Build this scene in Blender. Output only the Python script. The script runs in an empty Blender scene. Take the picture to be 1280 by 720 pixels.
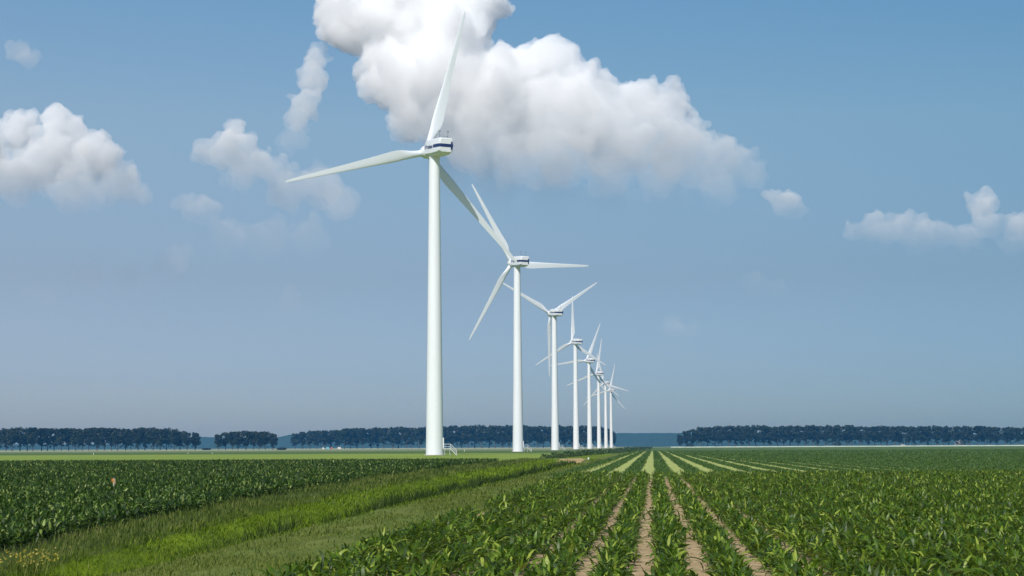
import bpy, bmesh, math, random, time
import numpy as np
from mathutils import Vector, Matrix, noise

R = math.radians
sc = bpy.context.scene
C = sc.collection
rng = np.random.default_rng(7)
random.seed(7)

# ------------------------------------------------------------------ camera
F, CX, CAMZ = 2100.0, 640.0, 1.74                 # survey of the photograph at 1280 x 720
K = F / 1500.0
HY, TILT = 558.5, 0.005                           # the horizon's row at the middle and its slope
YAW = math.atan2(815 - 640, F)                    # the crop rows run along +Y
CY, SY = math.cos(YAW), math.sin(YAW)
PITCH = math.atan2(HY - 360, F)
f_ = Vector((-SY * math.cos(PITCH), CY * math.cos(PITCH), math.sin(PITCH)))
r0 = Vector((CY, SY, 0))
u0 = r0.cross(f_)
rr_, uu_ = r0 * math.cos(TILT) - u0 * math.sin(TILT), u0 * math.cos(TILT) + r0 * math.sin(TILT)


def horizon(px):
    return HY - TILT * (px - 640)


def cam_pt(px, py, depth):
    """the point seen at a photograph pixel, at a horizontal distance along the view axis"""
    d = f_ + rr_ * ((px - CX) / F) + uu_ * ((360 - py) / F)
    k = depth / (-d.x * SY + d.y * CY)
    return Vector((0, 0, CAMZ)) + d * k


def lat_pt(x, depth, z=0.0):
    return Vector((x * CY - depth * SY, x * SY + depth * CY, z))


def gpt(px, depth):
    """ground point under a photograph column at a distance"""
    p = cam_pt(px, horizon(px), depth)
    return Vector((p.x, p.y, 0))


def to_cam(x, y):
    return x * CY + y * SY, -x * SY + y * CY       # lateral, depth


cd = bpy.data.cameras.new('camera')
cam = bpy.data.objects.new('camera', cd)
C.objects.link(cam)
cd.sensor_width = 36
cd.lens = 36 * F / 1280
cd.clip_start, cd.clip_end = 0.1, 60000
cam.matrix_world = Matrix.Translation((0, 0, CAMZ)) @ Matrix((rr_, uu_, -f_)).transposed().to_4x4()
sc.camera = cam
vs = sc.view_settings
vs.view_transform, vs.look, vs.exposure, vs.gamma = 'Standard', 'None', 0.08, 1.0
sc.cycles.volume_bounces = 40
sc.cycles.max_bounces = 44
sc.cycles.use_denoising = True

# ------------------------------------------------------------------ light
SUN_EL = R(42)
saz = YAW + R(90) + R(180) - R(18)
sd = Vector((math.cos(saz) * math.cos(SUN_EL), math.sin(saz) * math.cos(SUN_EL), math.sin(SUN_EL)))
sl = bpy.data.lights.new('sun', 'SUN')
sl.energy, sl.angle, sl.color = 3.95, R(0.5), (1, 0.975, 0.935)
so = bpy.data.objects.new('sun', sl)
C.objects.link(so)
so.rotation_euler = sd.to_track_quat('Z', 'Y').to_euler()
w = bpy.data.worlds.new('World')
sc.world = w
w.use_nodes = True
nt = w.node_tree
bg = nt.nodes['Background']
sky = nt.nodes.new('ShaderNodeTexSky')
sky.sky_type = 'NISHITA'
sky.sun_disc = False
sky.sun_elevation = SUN_EL
sky.sun_rotation = math.atan2(sd.x, sd.y)
sky.ozone_density, sky.dust_density, sky.air_density = 3.0, 0.7, 1.0
tc = nt.nodes.new('ShaderNodeTexCoord')
sx = nt.nodes.new('ShaderNodeSeparateXYZ')
nt.links.new(tc.outputs['Generated'], sx.inputs[0])
rp = nt.nodes.new('ShaderNodeValToRGB')
SKY_TINT = [(0.0, (0.58, 0.76, 1.12)), (0.04, (0.58, 0.67, 0.96)), (0.1, (0.69, 0.67, 0.76)), (0.19, (0.99, 0.975, 0.92)), (0.26, (0.90, 1.045, 1.04)), (0.6, (1.05, 1.05, 1.05))]
el = rp.color_ramp.elements
for i, (p, c) in enumerate(SKY_TINT):
    e = el[i] if i < 2 else el.new(p)
    e.position = p
    e.color = (*c, 1)
nt.links.new(sx.outputs['Z'], rp.inputs[0])
mx = nt.nodes.new('ShaderNodeMix')
mx.data_type = 'RGBA'
mx.blend_type = 'MULTIPLY'
mx.inputs[0].default_value = 1
nt.links.new(sky.outputs[0], mx.inputs[6])
nt.links.new(rp.outputs[0], mx.inputs[7])
# the sky is a little deeper to the right of the view
dt = nt.nodes.new('ShaderNodeVectorMath')
dt.operation = 'DOT_PRODUCT'
nt.links.new(tc.outputs['Generated'], dt.inputs[0])
dt.inputs[1].default_value = (CY, SY, 0)
r2_ = nt.nodes.new('ShaderNodeValToRGB')
e2 = r2_.color_ramp.elements
e2[0].position, e2[0].color = 0.2, (1.0, 1.0, 1.0, 1)
e2[1].position, e2[1].color = 0.8, (0.66, 0.80, 0.84, 1)
mr_ = nt.nodes.new('ShaderNodeMapRange')
mr_.inputs[1].default_value, mr_.inputs[2].default_value = -0.5, 0.5
nt.links.new(dt.outputs['Value'], mr_.inputs[0])
nt.links.new(mr_.outputs[0], r2_.inputs[0])
m2_ = nt.nodes.new('ShaderNodeMix')
m2_.data_type = 'RGBA'
m2_.blend_type = 'MULTIPLY'
m2_.inputs[0].default_value = 1
nt.links.new(mx.outputs[2], m2_.inputs[6])
nt.links.new(r2_.outputs[0], m2_.inputs[7])
nt.links.new(m2_.outputs[2], bg.inputs[0])
bg.inputs[1].default_value = 0.1


# ------------------------------------------------------------------ helpers
def tag(o, label=None, cat=None, group=None, kind=None):
    for k, v in (('label', label), ('category', cat), ('group', group), ('kind', kind)):
        if v:
            o[k] = v
    return o


def link(name, me, mat=None, parent=None):
    o = bpy.data.objects.new(name, me)
    C.objects.link(o)
    if mat is not None:
        me.materials.append(mat)
    if parent is not None:
        o.parent = parent
    return o


def empty(name, loc=(0, 0, 0), rz=0.0):
    o = bpy.data.objects.new(name, None)
    C.objects.link(o)
    o.location = loc
    o.rotation_euler = (0, 0, rz)
    o.empty_display_size = 0.2
    return o


def np_mesh(name, V, Q, tint=None, smooth=False):
    """a mesh from vertex and quad arrays, with an optional per-vertex tint"""
    V = np.asarray(V, np.float32).reshape(-1, 3)
    Q = np.asarray(Q, np.int32)
    k = Q.shape[1]
    me = bpy.data.meshes.new(name)
    me.vertices.add(len(V))
    me.vertices.foreach_set('co', V.ravel())
    me.loops.add(Q.size)
    me.loops.foreach_set('vertex_index', Q.ravel())
    me.polygons.add(len(Q))
    me.polygons.foreach_set('loop_start', np.arange(0, Q.size, k, dtype=np.int32))
    if tint is not None:
        a = me.attributes.new('tint', 'FLOAT', 'POINT')
        a.data.foreach_set('value', np.asarray(tint, np.float32))
    me.update(calc_edges=True)
    if smooth:
        me.shade_smooth()
    return me


class MB:
    """collects shapes, then links them as one mesh object"""

    def __init__(self):
        self.bm = bmesh.new()

    def box(self, x0, x1, y0, y1, z0, z1, M=None):
        r = bmesh.ops.create_cube(self.bm, size=1)
        for v in r['verts']:
            v.co = Vector(((x0 + x1) / 2 + v.co.x * (x1 - x0), (y0 + y1) / 2 + v.co.y * (y1 - y0), (z0 + z1) / 2 + v.co.z * (z1 - z0)))
            if M is not None:
                v.co = M @ v.co
        return r['verts']

    def bar(self, a, b, r, n=8):
        a, b = Vector(a), Vector(b)
        d = b - a
        q = d.to_track_quat('Z', 'Y').to_matrix().to_4x4()
        M = Matrix.Translation((a + b) / 2) @ q
        bmesh.ops.create_cone(self.bm, cap_ends=True, segments=n, radius1=r, radius2=r, depth=d.length, matrix=M)

    def lathe(self, prof, n=32, M=None, cap=True):
        rings = []
        for (r, z) in prof:
            rings.append([self.bm.verts.new((r * math.cos(2 * math.pi * i / n), r * math.sin(2 * math.pi * i / n), z)) for i in range(n)])
        for a, b in zip(rings, rings[1:]):
            for i in range(n):
                self.bm.faces.new((a[i], a[(i + 1) % n], b[(i + 1) % n], b[i]))
        if cap:
            self.bm.faces.new(list(reversed(rings[0])))
            self.bm.faces.new(rings[-1])
        if M is not None:
            for ring in rings:
                for v in ring:
                    v.co = M @ v.co

    def loft(self, sections, cap=True):
        rings = [[self.bm.verts.new(p) for p in s] for s in sections]
        n = len(rings[0])
        for a, b in zip(rings, rings[1:]):
            for i in range(n):
                self.bm.faces.new((a[i], a[(i + 1) % n], b[(i + 1) % n], b[i]))
        if cap:
            self.bm.faces.new(list(reversed(rings[0])))
            self.bm.faces.new(rings[-1])

    def mesh(self, name, smooth=False, bevel=0.0):
        if bevel:
            bmesh.ops.bevel(self.bm, geom=self.bm.edges[:], offset=bevel, segments=2, affect='EDGES', profile=0.6)
        bmesh.ops.recalc_face_normals(self.bm, faces=self.bm.faces[:])
        me = bpy.data.meshes.new(name)
        self.bm.to_mesh(me)
        self.bm.free()
        if smooth:
            me.shade_smooth()
            me.set_sharp_from_angle(angle=R(35))
        return me

    def build(self, name, mat, parent=None, smooth=False, bevel=0.0):
        return link(name, self.mesh(name, smooth, bevel), mat, parent)


# ------------------------------------------------------------------ materials
def new_mat(name):
    m = bpy.data.materials.new(name)
    m.use_nodes = True
    t = m.node_tree
    return m, t, t.nodes['Principled BSDF']


def N(t, kind, **kw):
    n = t.nodes.new(kind)
    for k, v in kw.items():
        setattr(n, k, v)
    return n


def noise_mat(name, stops, scale=1.0, detail=6, rough=0.85, bump=0.0, bump_scale=None, stretch=(1, 1, 1), second=None, spec=0.3):
    """colour varied by noise over world-size coordinates; second = (scale, strength, colour) adds broad patches"""
    m, t, b = new_mat(name)
    tcn = N(t, 'ShaderNodeTexCoord')
    mp = N(t, 'ShaderNodeMapping')
    mp.inputs['Scale'].default_value = stretch
    t.links.new(tcn.outputs['Object'], mp.inputs[0])
    nz = N(t, 'ShaderNodeTexNoise')
    nz.inputs['Scale'].default_value = scale
    nz.inputs['Detail'].default_value = detail
    nz.inputs['Roughness'].default_value = 0.65
    t.links.new(mp.outputs[0], nz.inputs['Vector'])
    cr = N(t, 'ShaderNodeValToRGB')
    for i, (p, c) in enumerate(stops):
        e = cr.color_ramp.elements[i] if i < 2 else cr.color_ramp.elements.new(p)
        e.position = p
        e.color = (*c, 1)
    t.links.new(nz.outputs[0], cr.inputs[0])
    out = cr.outputs[0]
    if second:
        n2 = N(t, 'ShaderNodeTexNoise')
        n2.inputs['Scale'].default_value = second[0]
        n2.inputs['Detail'].default_value = 4
        t.links.new(mp.outputs[0], n2.inputs['Vector'])
        mr = N(t, 'ShaderNodeMapRange')
        mr.inputs[1].default_value, mr.inputs[2].default_value = 0.45, 0.65
        mr.inputs[4].default_value = second[1]
        t.links.new(n2.outputs[0], mr.inputs[0])
        mi = N(t, 'ShaderNodeMix', data_type='RGBA')
        t.links.new(mr.outputs[0], mi.inputs[0])
        t.links.new(out, mi.inputs[6])
        mi.inputs[7].default_value = (*second[2], 1)
        out = mi.outputs[2]
    t.links.new(out, b.inputs['Base Color'])
    b.inputs['Roughness'].default_value = rough
    b.inputs['Specular IOR Level'].default_value = spec
    if bump:
        nb = N(t, 'ShaderNodeTexNoise')
        nb.inputs['Scale'].default_value = bump_scale or scale * 3
        nb.inputs['Detail'].default_value = 8
        t.links.new(mp.outputs[0], nb.inputs['Vector'])
        bp = N(t, 'ShaderNodeBump')
        bp.inputs['Strength'].default_value = bump
        bp.inputs['Distance'].default_value = 0.05
        t.links.new(nb.outputs[0], bp.inputs['Height'])
        t.links.new(bp.outputs[0], b.inputs['Normal'])
    return m


def leaf_mat(name, stops, rough=0.45, trans=0.3, tcol=(0.16, 0.28, 0.03), spec=0.4):
    m, t, b = new_mat(name)
    at = N(t, 'ShaderNodeAttribute', attribute_name='tint')
    cr = N(t, 'ShaderNodeValToRGB')
    for i, (p, c) in enumerate(stops):
        e = cr.color_ramp.elements[i] if i < 2 else cr.color_ramp.elements.new(p)
        e.position = p
        e.color = (*c, 1)
    t.links.new(at.outputs['Fac'], cr.inputs[0])
    t.links.new(cr.outputs[0], b.inputs['Base Color'])
    b.inputs['Roughness'].default_value = rough
    b.inputs['Specular IOR Level'].default_value = spec
    tr = N(t, 'ShaderNodeBsdfTranslucent')
    tr.inputs[0].default_value = (*tcol, 1)
    ms = N(t, 'ShaderNodeMixShader')
    ms.inputs[0].default_value = trans
    t.links.new(b.outputs[0], ms.inputs[1])
    t.links.new(tr.outputs[0], ms.inputs[2])
    t.links.new(ms.outputs[0], t.nodes['Material Output'].inputs[0])
    return m


def paint(name, col, rough=0.4, var=0.04, scale=0.6, stretch=(1, 1, 0.25), metal=0.0):
    c0 = tuple(max(0, c * (1 - var)) for c in col)
    m = noise_mat(name, [(0.3, c0), (0.7, col)], scale=scale, rough=rough, stretch=stretch, spec=0.5)
    m.node_tree.nodes['Principled BSDF'].inputs['Metallic'].default_value = metal
    return m


M = {}
M['tower_paint'] = paint('tower_paint', (0.745, 0.775, 0.80), 0.38, 0.07, 0.9, (1, 1, 0.06))
M['blade_paint'] = paint('blade_paint', (0.72, 0.765, 0.82), 0.42, 0.06, 0.3)
M['nacelle_paint'] = paint('nacelle_paint', (0.72, 0.75, 0.775), 0.42, 0.06)
M['navy'] = paint('navy_paint', (0.015, 0.03, 0.12), 0.4, 0.2)
M['galvanised'] = paint('galvanised_steel', (0.62, 0.64, 0.63), 0.45, 0.1, 4)
M['dark_metal'] = paint('dark_metal', (0.18, 0.19, 0.2), 0.5, 0.1, 4)
M['concrete'] = noise_mat('concrete', [(0.3, (0.3, 0.29, 0.26)), (0.7, (0.42, 0.4, 0.36))], 2, bump=0.2)
M['white_post'] = paint('white_post_paint', (0.78, 0.78, 0.75), 0.5, 0.1, 6)
M['door_paint'] = paint('door_paint', (0.7, 0.72, 0.72), 0.4, 0.06)

SOIL = [(0.3, (0.33, 0.235, 0.125)), (0.5, (0.48, 0.355, 0.2)), (0.72, (0.60, 0.465, 0.28))]
M['maize_soil'] = noise_mat('maize_field_soil', SOIL, 4, detail=10, rough=0.95, bump=1.0, bump_scale=14, second=(1.3, 0.45, (0.30, 0.215, 0.12)), spec=0.1)
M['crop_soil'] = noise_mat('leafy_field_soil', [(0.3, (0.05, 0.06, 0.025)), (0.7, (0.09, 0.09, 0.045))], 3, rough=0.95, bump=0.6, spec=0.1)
M['ditch_turf'] = noise_mat('ditch_turf', [(0.3, (0.09, 0.145, 0.007)), (0.5, (0.15, 0.22, 0.008)), (0.72, (0.22, 0.29, 0.014))], 2.2, detail=9, rough=0.9, bump=0.9, bump_scale=6, stretch=(1, 0.5, 1), second=(0.32, 0.8, (0.055, 0.085, 0.016)), spec=0.1)
M['rim_turf'] = noise_mat('ditch_rim_turf', [(0.3, (0.045, 0.07, 0.014)), (0.5, (0.085, 0.115, 0.022)), (0.72, (0.15, 0.165, 0.045))], 2.6, detail=9, rough=0.9, bump=0.9, bump_scale=6, stretch=(1, 0.5, 1), second=(0.5, 0.5, (0.07, 0.10, 0.02)), spec=0.1)
M['track_turf'] = noise_mat('track_turf', [(0.3, (0.085, 0.11, 0.02)), (0.5, (0.13, 0.16, 0.03)), (0.72, (0.19, 0.21, 0.05))], 2.0, detail=9, rough=0.9, bump=0.7, bump_scale=7, stretch=(1.6, 0.16, 1), second=(0.7, 0.45, (0.11, 0.17, 0.025)), spec=0.1)
M['meadow'] = noise_mat('meadow_turf', [(0.3, (0.16, 0.235, 0.03)), (0.5, (0.215, 0.295, 0.045)), (0.72, (0.29, 0.345, 0.08))], 0.15, detail=9, rough=0.9, stretch=(0.5, 1, 1), second=(0.03, 0.4, (0.15, 0.23, 0.035)), spec=0.1)
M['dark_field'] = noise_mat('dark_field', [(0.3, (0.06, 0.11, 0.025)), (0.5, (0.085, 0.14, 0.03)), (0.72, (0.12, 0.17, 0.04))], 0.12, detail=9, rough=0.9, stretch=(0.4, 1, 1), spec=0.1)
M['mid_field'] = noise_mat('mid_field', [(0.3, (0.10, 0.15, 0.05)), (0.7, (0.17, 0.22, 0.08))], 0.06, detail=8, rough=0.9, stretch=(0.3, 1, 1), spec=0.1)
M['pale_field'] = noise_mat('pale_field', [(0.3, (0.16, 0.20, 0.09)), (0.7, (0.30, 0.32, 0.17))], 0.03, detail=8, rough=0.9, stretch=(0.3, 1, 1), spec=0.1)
M['strip_base'] = noise_mat('mown_strip_turf', [(0.3, (0.27, 0.33, 0.08)), (0.5, (0.37, 0.42, 0.12)), (0.72, (0.48, 0.50, 0.2))], 2.4, detail=8, rough=0.92, bump=0.5, stretch=(1, 0.4, 1), spec=0.1)
M['sand'] = noise_mat('dry_sand', [(0.3, (0.36, 0.26, 0.11)), (0.7, (0.50, 0.38, 0.18))], 0.8, rough=0.95, spec=0.1)
M['dyke'] = noise_mat('pale_verge', [(0.3, (0.33, 0.43, 0.33)), (0.7, (0.52, 0.60, 0.48))], 0.2, detail=6, rough=0.9, spec=0.1)

M['maize_leaf'] = leaf_mat('maize_leaf', [(0.0, (0.018, 0.042, 0.003)), (0.42, (0.046, 0.098, 0.006)), (0.75, (0.125, 0.205, 0.012)), (1.0, (0.32, 0.39, 0.06))], 0.42, 0.3, (0.22, 0.34, 0.02), spec=.28)
M['crop_leaf'] = leaf_mat('leafy_crop_leaf', [(0.0, (0.012, 0.030, 0.003)), (0.45, (0.028, 0.062, 0.006)), (0.8, (0.075, 0.13, 0.014)), (1.0, (0.24, 0.30, 0.08))], 0.45, 0.16, spec=.18)
M['strip_leaf'] = leaf_mat('strip_crop_leaf', [(0.0, (0.04, 0.085, 0.018)), (0.5, (0.065, 0.125, 0.025)), (1.0, (0.12, 0.18, 0.045))], 0.5, 0.25)
M['ditch_grass'] = leaf_mat('ditch_grass_blade', [(0.0, (0.06, 0.105, 0.006)), (0.5, (0.135, 0.21, 0.008)), (1.0, (0.27, 0.33, 0.018))], 0.6, 0.35, (0.2, 0.3, 0.01), spec=.15)
M['track_grass'] = leaf_mat('track_grass_blade', [(0.0, (0.07, 0.10, 0.012)), (0.5, (0.13, 0.165, 0.025)), (1.0, (0.23, 0.24, 0.06))], 0.65, 0.3, spec=.15)
M['rim_grass'] = leaf_mat('rim_grass_blade', [(0.0, (0.04, 0.068, 0.01)), (0.5, (0.092, 0.13, 0.02)), (1.0, (0.21, 0.215, 0.06))], 0.65, 0.3, spec=.15)
M['scrub_leaf'] = leaf_mat('scrub_leaf', [(0.0, (0.025, 0.05, 0.015)), (0.6, (0.05, 0.085, 0.022)), (1.0, (0.10, 0.13, 0.04))], 0.55, 0.2)
M['rush'] = leaf_mat('rush_blade', [(0.0, (0.02, 0.035, 0.008)), (0.6, (0.04, 0.065, 0.012)), (1.0, (0.09, 0.11, 0.03))], 0.7, 0.2, spec=.1)
M['tree_leaf'] = leaf_mat('tree_leaf', [(0.0, (0.010, 0.017, 0.008)), (0.5, (0.019, 0.030, 0.011)), (1.0, (0.036, 0.054, 0.016))], 0.55, 0.15, (0.06, 0.1, 0.02))
M['bark'] = noise_mat('bark', [(0.3, (0.05, 0.045, 0.04)), (0.7, (0.10, 0.09, 0.08))], 3, rough=0.95)
M['far_foliage'] = noise_mat('far_wood_foliage', [(0.3, (0.018, 0.035, 0.014)), (0.7, (0.03, 0.05, 0.02))], 0.08, rough=0.95, spec=0.1)
M['petal'] = leaf_mat('yellow_petal', [(0.0, (0.36, 0.30, 0.03)), (0.6, (0.5, 0.42, 0.06)), (1.0, (0.6, 0.54, 0.25))], 0.6, 0.3, (0.5, 0.4, 0.03))
M['orange_cloth'] = noise_mat('orange_cloth', [(0.3, (0.42, 0.15, 0.03)), (0.7, (0.55, 0.25, 0.06))], 8)
M['cream_cloth'] = noise_mat('cream_cloth', [(0.3, (0.5, 0.34, 0.15)), (0.7, (0.62, 0.46, 0.24))], 8)
M['white_wall'] = noise_mat('white_wall', [(0.3, (0.5, 0.5, 0.49)), (0.7, (0.6, 0.6, 0.58))], 0.5)
M['grey_roof'] = noise_mat('grey_roof', [(0.3, (0.3, 0.3, 0.32)), (0.7, (0.42, 0.42, 0.44))], 0.8)
M['turquoise'] = noise_mat('turquoise_cloth', [(0.3, (0.14, 0.36, 0.42)), (0.7, (0.2, 0.45, 0.48))], 1)
M['red_cloth'] = noise_mat('red_cloth', [(0.3, (0.36, 0.1, 0.07)), (0.7, (0.45, 0.16, 0.1))], 1)
M['window_glass'] = paint('window_glass', (0.04, 0.05, 0.06), 0.1, 0.1)

# ------------------------------------------------------------------ the ground
XL = [(0, -9.6), (16, -10.2), (20, -10.7), (25.6, -11.6), (34, -12.8), (54, -14.8), (85, -16.2), (119, -17.0), (163, -17.7), (300, -18.0)]
XLY, XLX = [p[0] * K for p in XL], [p[1] for p in XL]
XR = -7.55                                        # the track's edge above the ditch
XM = -4.65                                        # edge of the maize


def xl(y):
    return np.interp(y, XLY, XLX)


def ground_z(x, y):
    """the ditch between the left field and the track; flat land elsewhere"""
    x, y = np.asarray(x, float), np.asarray(y, float)
    L = xl(y)
    wd = XR - L
    u = np.clip((x - L) / wd, 0, 1)                # 0 at the left field, 1 at the track
    prof = np.interp(u, [0, .1, .3, .62, .76, .84, .93, 1.0], [0, -.03, -.24, -.66, -.80, -.74, -.2, 0])
    fade = np.interp(y, [-40, 118 * K, 150 * K, 9000], [1, 1, 0.12, 0.0]) * np.interp(wd, [2, 4], [.7, 1])
    return prof * fade


def ray_ground(px, py):
    lo = 5.0
    for i in range(4000):
        p = cam_pt(px, py, lo)
        if p.z <= float(ground_z(p.x, p.y)):
            break
        lo *= 1.004
    return cam_pt(px, py, lo)


ys = [-8000, -900, -120, -30, 0] + list(np.arange(4, 225, 1.5)) + [232, 245, 266, 294, 330, 370, 420, 470, 520, 560, 620, 690, 780, 980, 1120, 1260, 1500, 1850, 2500, 4000, 8000]
ys = np.array(ys, float)
left_off = [8000 - 18, 2500, 800, 250, 80, 25, 8, 2.5, 0.8]
du = np.linspace(0, 1, 29)
right_x = [-6.9, -6.2, -5.5, -5.1, -4.8, XM, -3, 0, 10, 40, 120, 400, 1500, 8000]
cols = len(left_off) + len(du) + len(right_x)
X = np.zeros((len(ys), cols))
for i, y in enumerate(ys):
    L = float(xl(max(y, 0)))
    X[i] = [L - d for d in left_off] + [L + (XR - L) * u for u in du] + right_x
Yg = np.repeat(ys[:, None], cols, 1)
Z = ground_z(X, Yg)
for i in range(len(ys)):
    for j in range(len(left_off), len(left_off) + len(du) + 6):
        if 0 <= ys[i] < 160:
            Z[i, j] += 0.05 * noise.noise((X[i, j] * 0.9, ys[i] * 0.45, 3.0)) + 0.03 * noise.noise((X[i, j] * 2.3, ys[i] * 1.1, 9.0))
V = np.stack([X, Yg, Z], -1)
ii = np.arange(len(ys) * cols).reshape(len(ys), cols)
Q = np.stack([ii[:-1, :-1], ii[:-1, 1:], ii[1:, 1:], ii[1:, :-1]], -1).reshape(-1, 4)
me = np_mesh('ground', V, Q, smooth=True)
slots = ['maize_soil', 'crop_soil', 'ditch_turf', 'rim_turf', 'track_turf', 'meadow', 'dark_field', 'mid_field', 'pale_field', 'strip_base']
for s in slots:
    me.materials.append(M[s])
LEAFY_END, MAIZE_END, STRIP_END = 191.0, 94.0, 560.0
mi = []
for i in range(len(ys) - 1):
    ym = (ys[i] + ys[i + 1]) / 2
    for j in range(cols - 1):
        nl = len(left_off)
        if j < nl:
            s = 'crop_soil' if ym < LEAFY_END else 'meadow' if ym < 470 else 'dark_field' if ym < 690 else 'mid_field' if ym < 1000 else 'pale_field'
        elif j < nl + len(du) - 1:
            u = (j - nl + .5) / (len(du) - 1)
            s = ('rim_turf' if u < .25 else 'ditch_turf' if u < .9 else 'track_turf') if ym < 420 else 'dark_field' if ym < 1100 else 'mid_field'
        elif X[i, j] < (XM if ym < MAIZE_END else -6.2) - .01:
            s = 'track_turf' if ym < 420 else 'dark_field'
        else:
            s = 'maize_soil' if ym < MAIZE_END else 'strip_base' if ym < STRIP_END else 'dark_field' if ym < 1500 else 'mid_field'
        mi.append(slots.index(s))
me.polygons.foreach_set('material_index', mi)
ground = tag(link('ground', me), kind='structure')


def sheet(name, pts, mat, dz=0.006, n=14, wob=0.25, seed=0):
    """an irregular patch lying just above the ground, from corner points"""
    P = []
    for a, b in zip(pts, pts[1:] + pts[:1]):
        for k in range(n):
            p = Vector(a).lerp(Vector(b), k / n)
            d = noise.noise_vector((p.x * .7, p.y * .35, seed)) * wob
            P.append((p.x + d.x, p.y + d.y * 3, float(ground_z(p.x, p.y)) + dz))
    m_ = bpy.data.meshes.new(name)
    m_.from_pydata(P, [], [list(range(len(P)))])
    m_.update()
    if m_.polygons[0].normal.z < 0:
        m_.flip_normals()
    return tag(link(name, m_, mat), kind='structure')


s0 = [gpt(x, d * K) for x, d in ((694, 128), (722, 132), (733, 160), (727, 185), (700, 172))]
sheet('sand_patch', [(p.x, p.y, 0) for p in s0], M['sand'], 0.05, seed=3)
s1 = [gpt(x, d * K) for x, d in ((1162, 350), (1400, 340), (1400, 366), (1162, 360))]
sheet('bare_strip', [(p.x, p.y, 0) for p in s1], M['sand'], 0.02, wob=1.0, seed=4)

# low pale flowering verge along the foot of the far trees
for (x0, x1, dep, h) in ((-60, 345, 1440, 0.2), (345, 760, 1985, 0.3), (838, 1340, 1840, 1.0)):
    S = []
    for k in range(60):
        px = x0 + (x1 - x0) * k / 59
        c = to_cam(*gpt(px, dep)[:2])[0]
        hh = h * (1 + .35 * noise.noise((k * .8, dep, 0)))
        a = [lat_pt(c, dep - 3, -.05), lat_pt(c, dep - 1, hh * .8), lat_pt(c, dep + 1, hh), lat_pt(c, dep + 4, -.05)]
        S.append(a)
    mb = MB()
    rings = [[mb.bm.verts.new(p) for p in s] for s in S]
    for a, b in zip(rings, rings[1:]):
        for i in range(3):
            mb.bm.faces.new((a[i], b[i], b[i + 1], a[i + 1]))
    tag(mb.build('flowering_bank', M['dyke']), kind='structure')


# ------------------------------------------------------------------ leaves
def leaf_strips(base, az, length, width, elev, curl, nseg, tint, wmax=0.35, roll=None):
    """arching leaves as ribbons of quads: arrays per leaf -> vertices, quads, tint"""
    n = len(az)
    s = np.linspace(0, 1, nseg + 1)
    th = elev[:, None] - curl[:, None] * s[None, :] ** 1.3
    st = length[:, None] / nseg
    ch = np.concatenate([np.zeros((n, 1)), np.cumsum(np.cos((th[:, 1:] + th[:, :-1]) / 2) * st, 1)], 1)
    cv = np.concatenate([np.zeros((n, 1)), np.cumsum(np.sin((th[:, 1:] + th[:, :-1]) / 2) * st, 1)], 1)
    ca, sa = np.cos(az)[:, None], np.sin(az)[:, None]
    P = np.stack([base[:, 0:1] + ca * ch, base[:, 1:2] + sa * ch, base[:, 2:3] + cv], -1)
    prof = np.where(s < wmax, .45 + .55 * np.sin(s / wmax * np.pi / 2), np.cos(np.clip((s - wmax) / (1 - wmax), 0, 1) * np.pi / 2) ** .8)
    prof = np.maximum(prof, .04)
    hw = width[:, None] * prof[None, :] / 2
    if roll is None:
        roll = np.zeros(n)
    cr_, sr_ = np.cos(roll)[:, None], np.sin(roll)[:, None]
    # across direction: horizontal, rolled towards the leaf's own normal
    nx, ny, nz = -np.sin(th) * ca, -np.sin(th) * sa, np.cos(th)
    ax = -sa * cr_ + nx * sr_
    ay = ca * cr_ + ny * sr_
    az_ = nz * sr_
    side = np.stack([ax, ay, az_], -1) * hw[..., None]
    Vv = np.stack([P - side, P + side], 2).reshape(n, -1, 3)
    k = (nseg + 1) * 2
    q = np.array([[2 * i, 2 * i + 1, 2 * i + 3, 2 * i + 2] for i in range(nseg)])
    Qq = (np.arange(n)[:, None, None] * k + q[None]).reshape(-1, 4)
    return Vv.reshape(-1, 3), Qq, np.repeat(tint, k)


def pack(name, parts, mat, label=None, smooth=True):
    off, Vs, Qs, Ts = 0, [], [], []
    for v, q, t in parts:
        Vs.append(v)
        Qs.append(q + off)
        Ts.append(t)
        off += len(v)
    me_ = np_mesh(name, np.concatenate(Vs), np.concatenate(Qs), np.concatenate(Ts), smooth)
    return tag(link(name, me_, mat), label, kind='stuff')


def in_view(x, y, margin=1.12, extra=2.5):
    la, d = to_cam(x, y)
    return (np.abs(la) < d * (640 / F) * margin + extra) & (d > 3)


def plants(P, per, length, width, e0, e1, c0, c1, nseg, lean=None, tint=(0.5, 0.2), wmax=.35, spread=0.02, up=0.0, lvar=.3):
    n = len(P) * per
    base = np.repeat(P, per, 0).copy()
    base[:, :2] += rng.normal(0, spread, (n, 2))
    base[:, 2] += rng.uniform(0, 1, n) * up
    pt = np.repeat(rng.normal(0, .1, len(P)), per)
    sc_ = np.repeat(rng.uniform(.8, 1.15, len(P)), per)
    return leaf_strips(base, rng.uniform(0, 2 * np.pi, n), length * sc_ * rng.uniform(1 - lvar, 1 + lvar, n), width * rng.uniform(.75, 1.2, n),
                       R(1) * rng.uniform(e0, e1, n), R(1) * rng.uniform(c0, c1, n), nseg, np.clip(rng.normal(tint[0], tint[1], n) + pt, 0, 1), wmax,
                       rng.normal(0, .35, n))


def row_points(x_rows, y0, y1, step, jx, jy):
    pts = []
    for x in x_rows:
        y = np.arange(y0, y1, step)
        pts.append(np.stack([x + rng.normal(0, jx, len(y)), y + rng.normal(0, jy, len(y)), np.zeros(len(y))], -1))
    return np.concatenate(pts)


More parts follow.
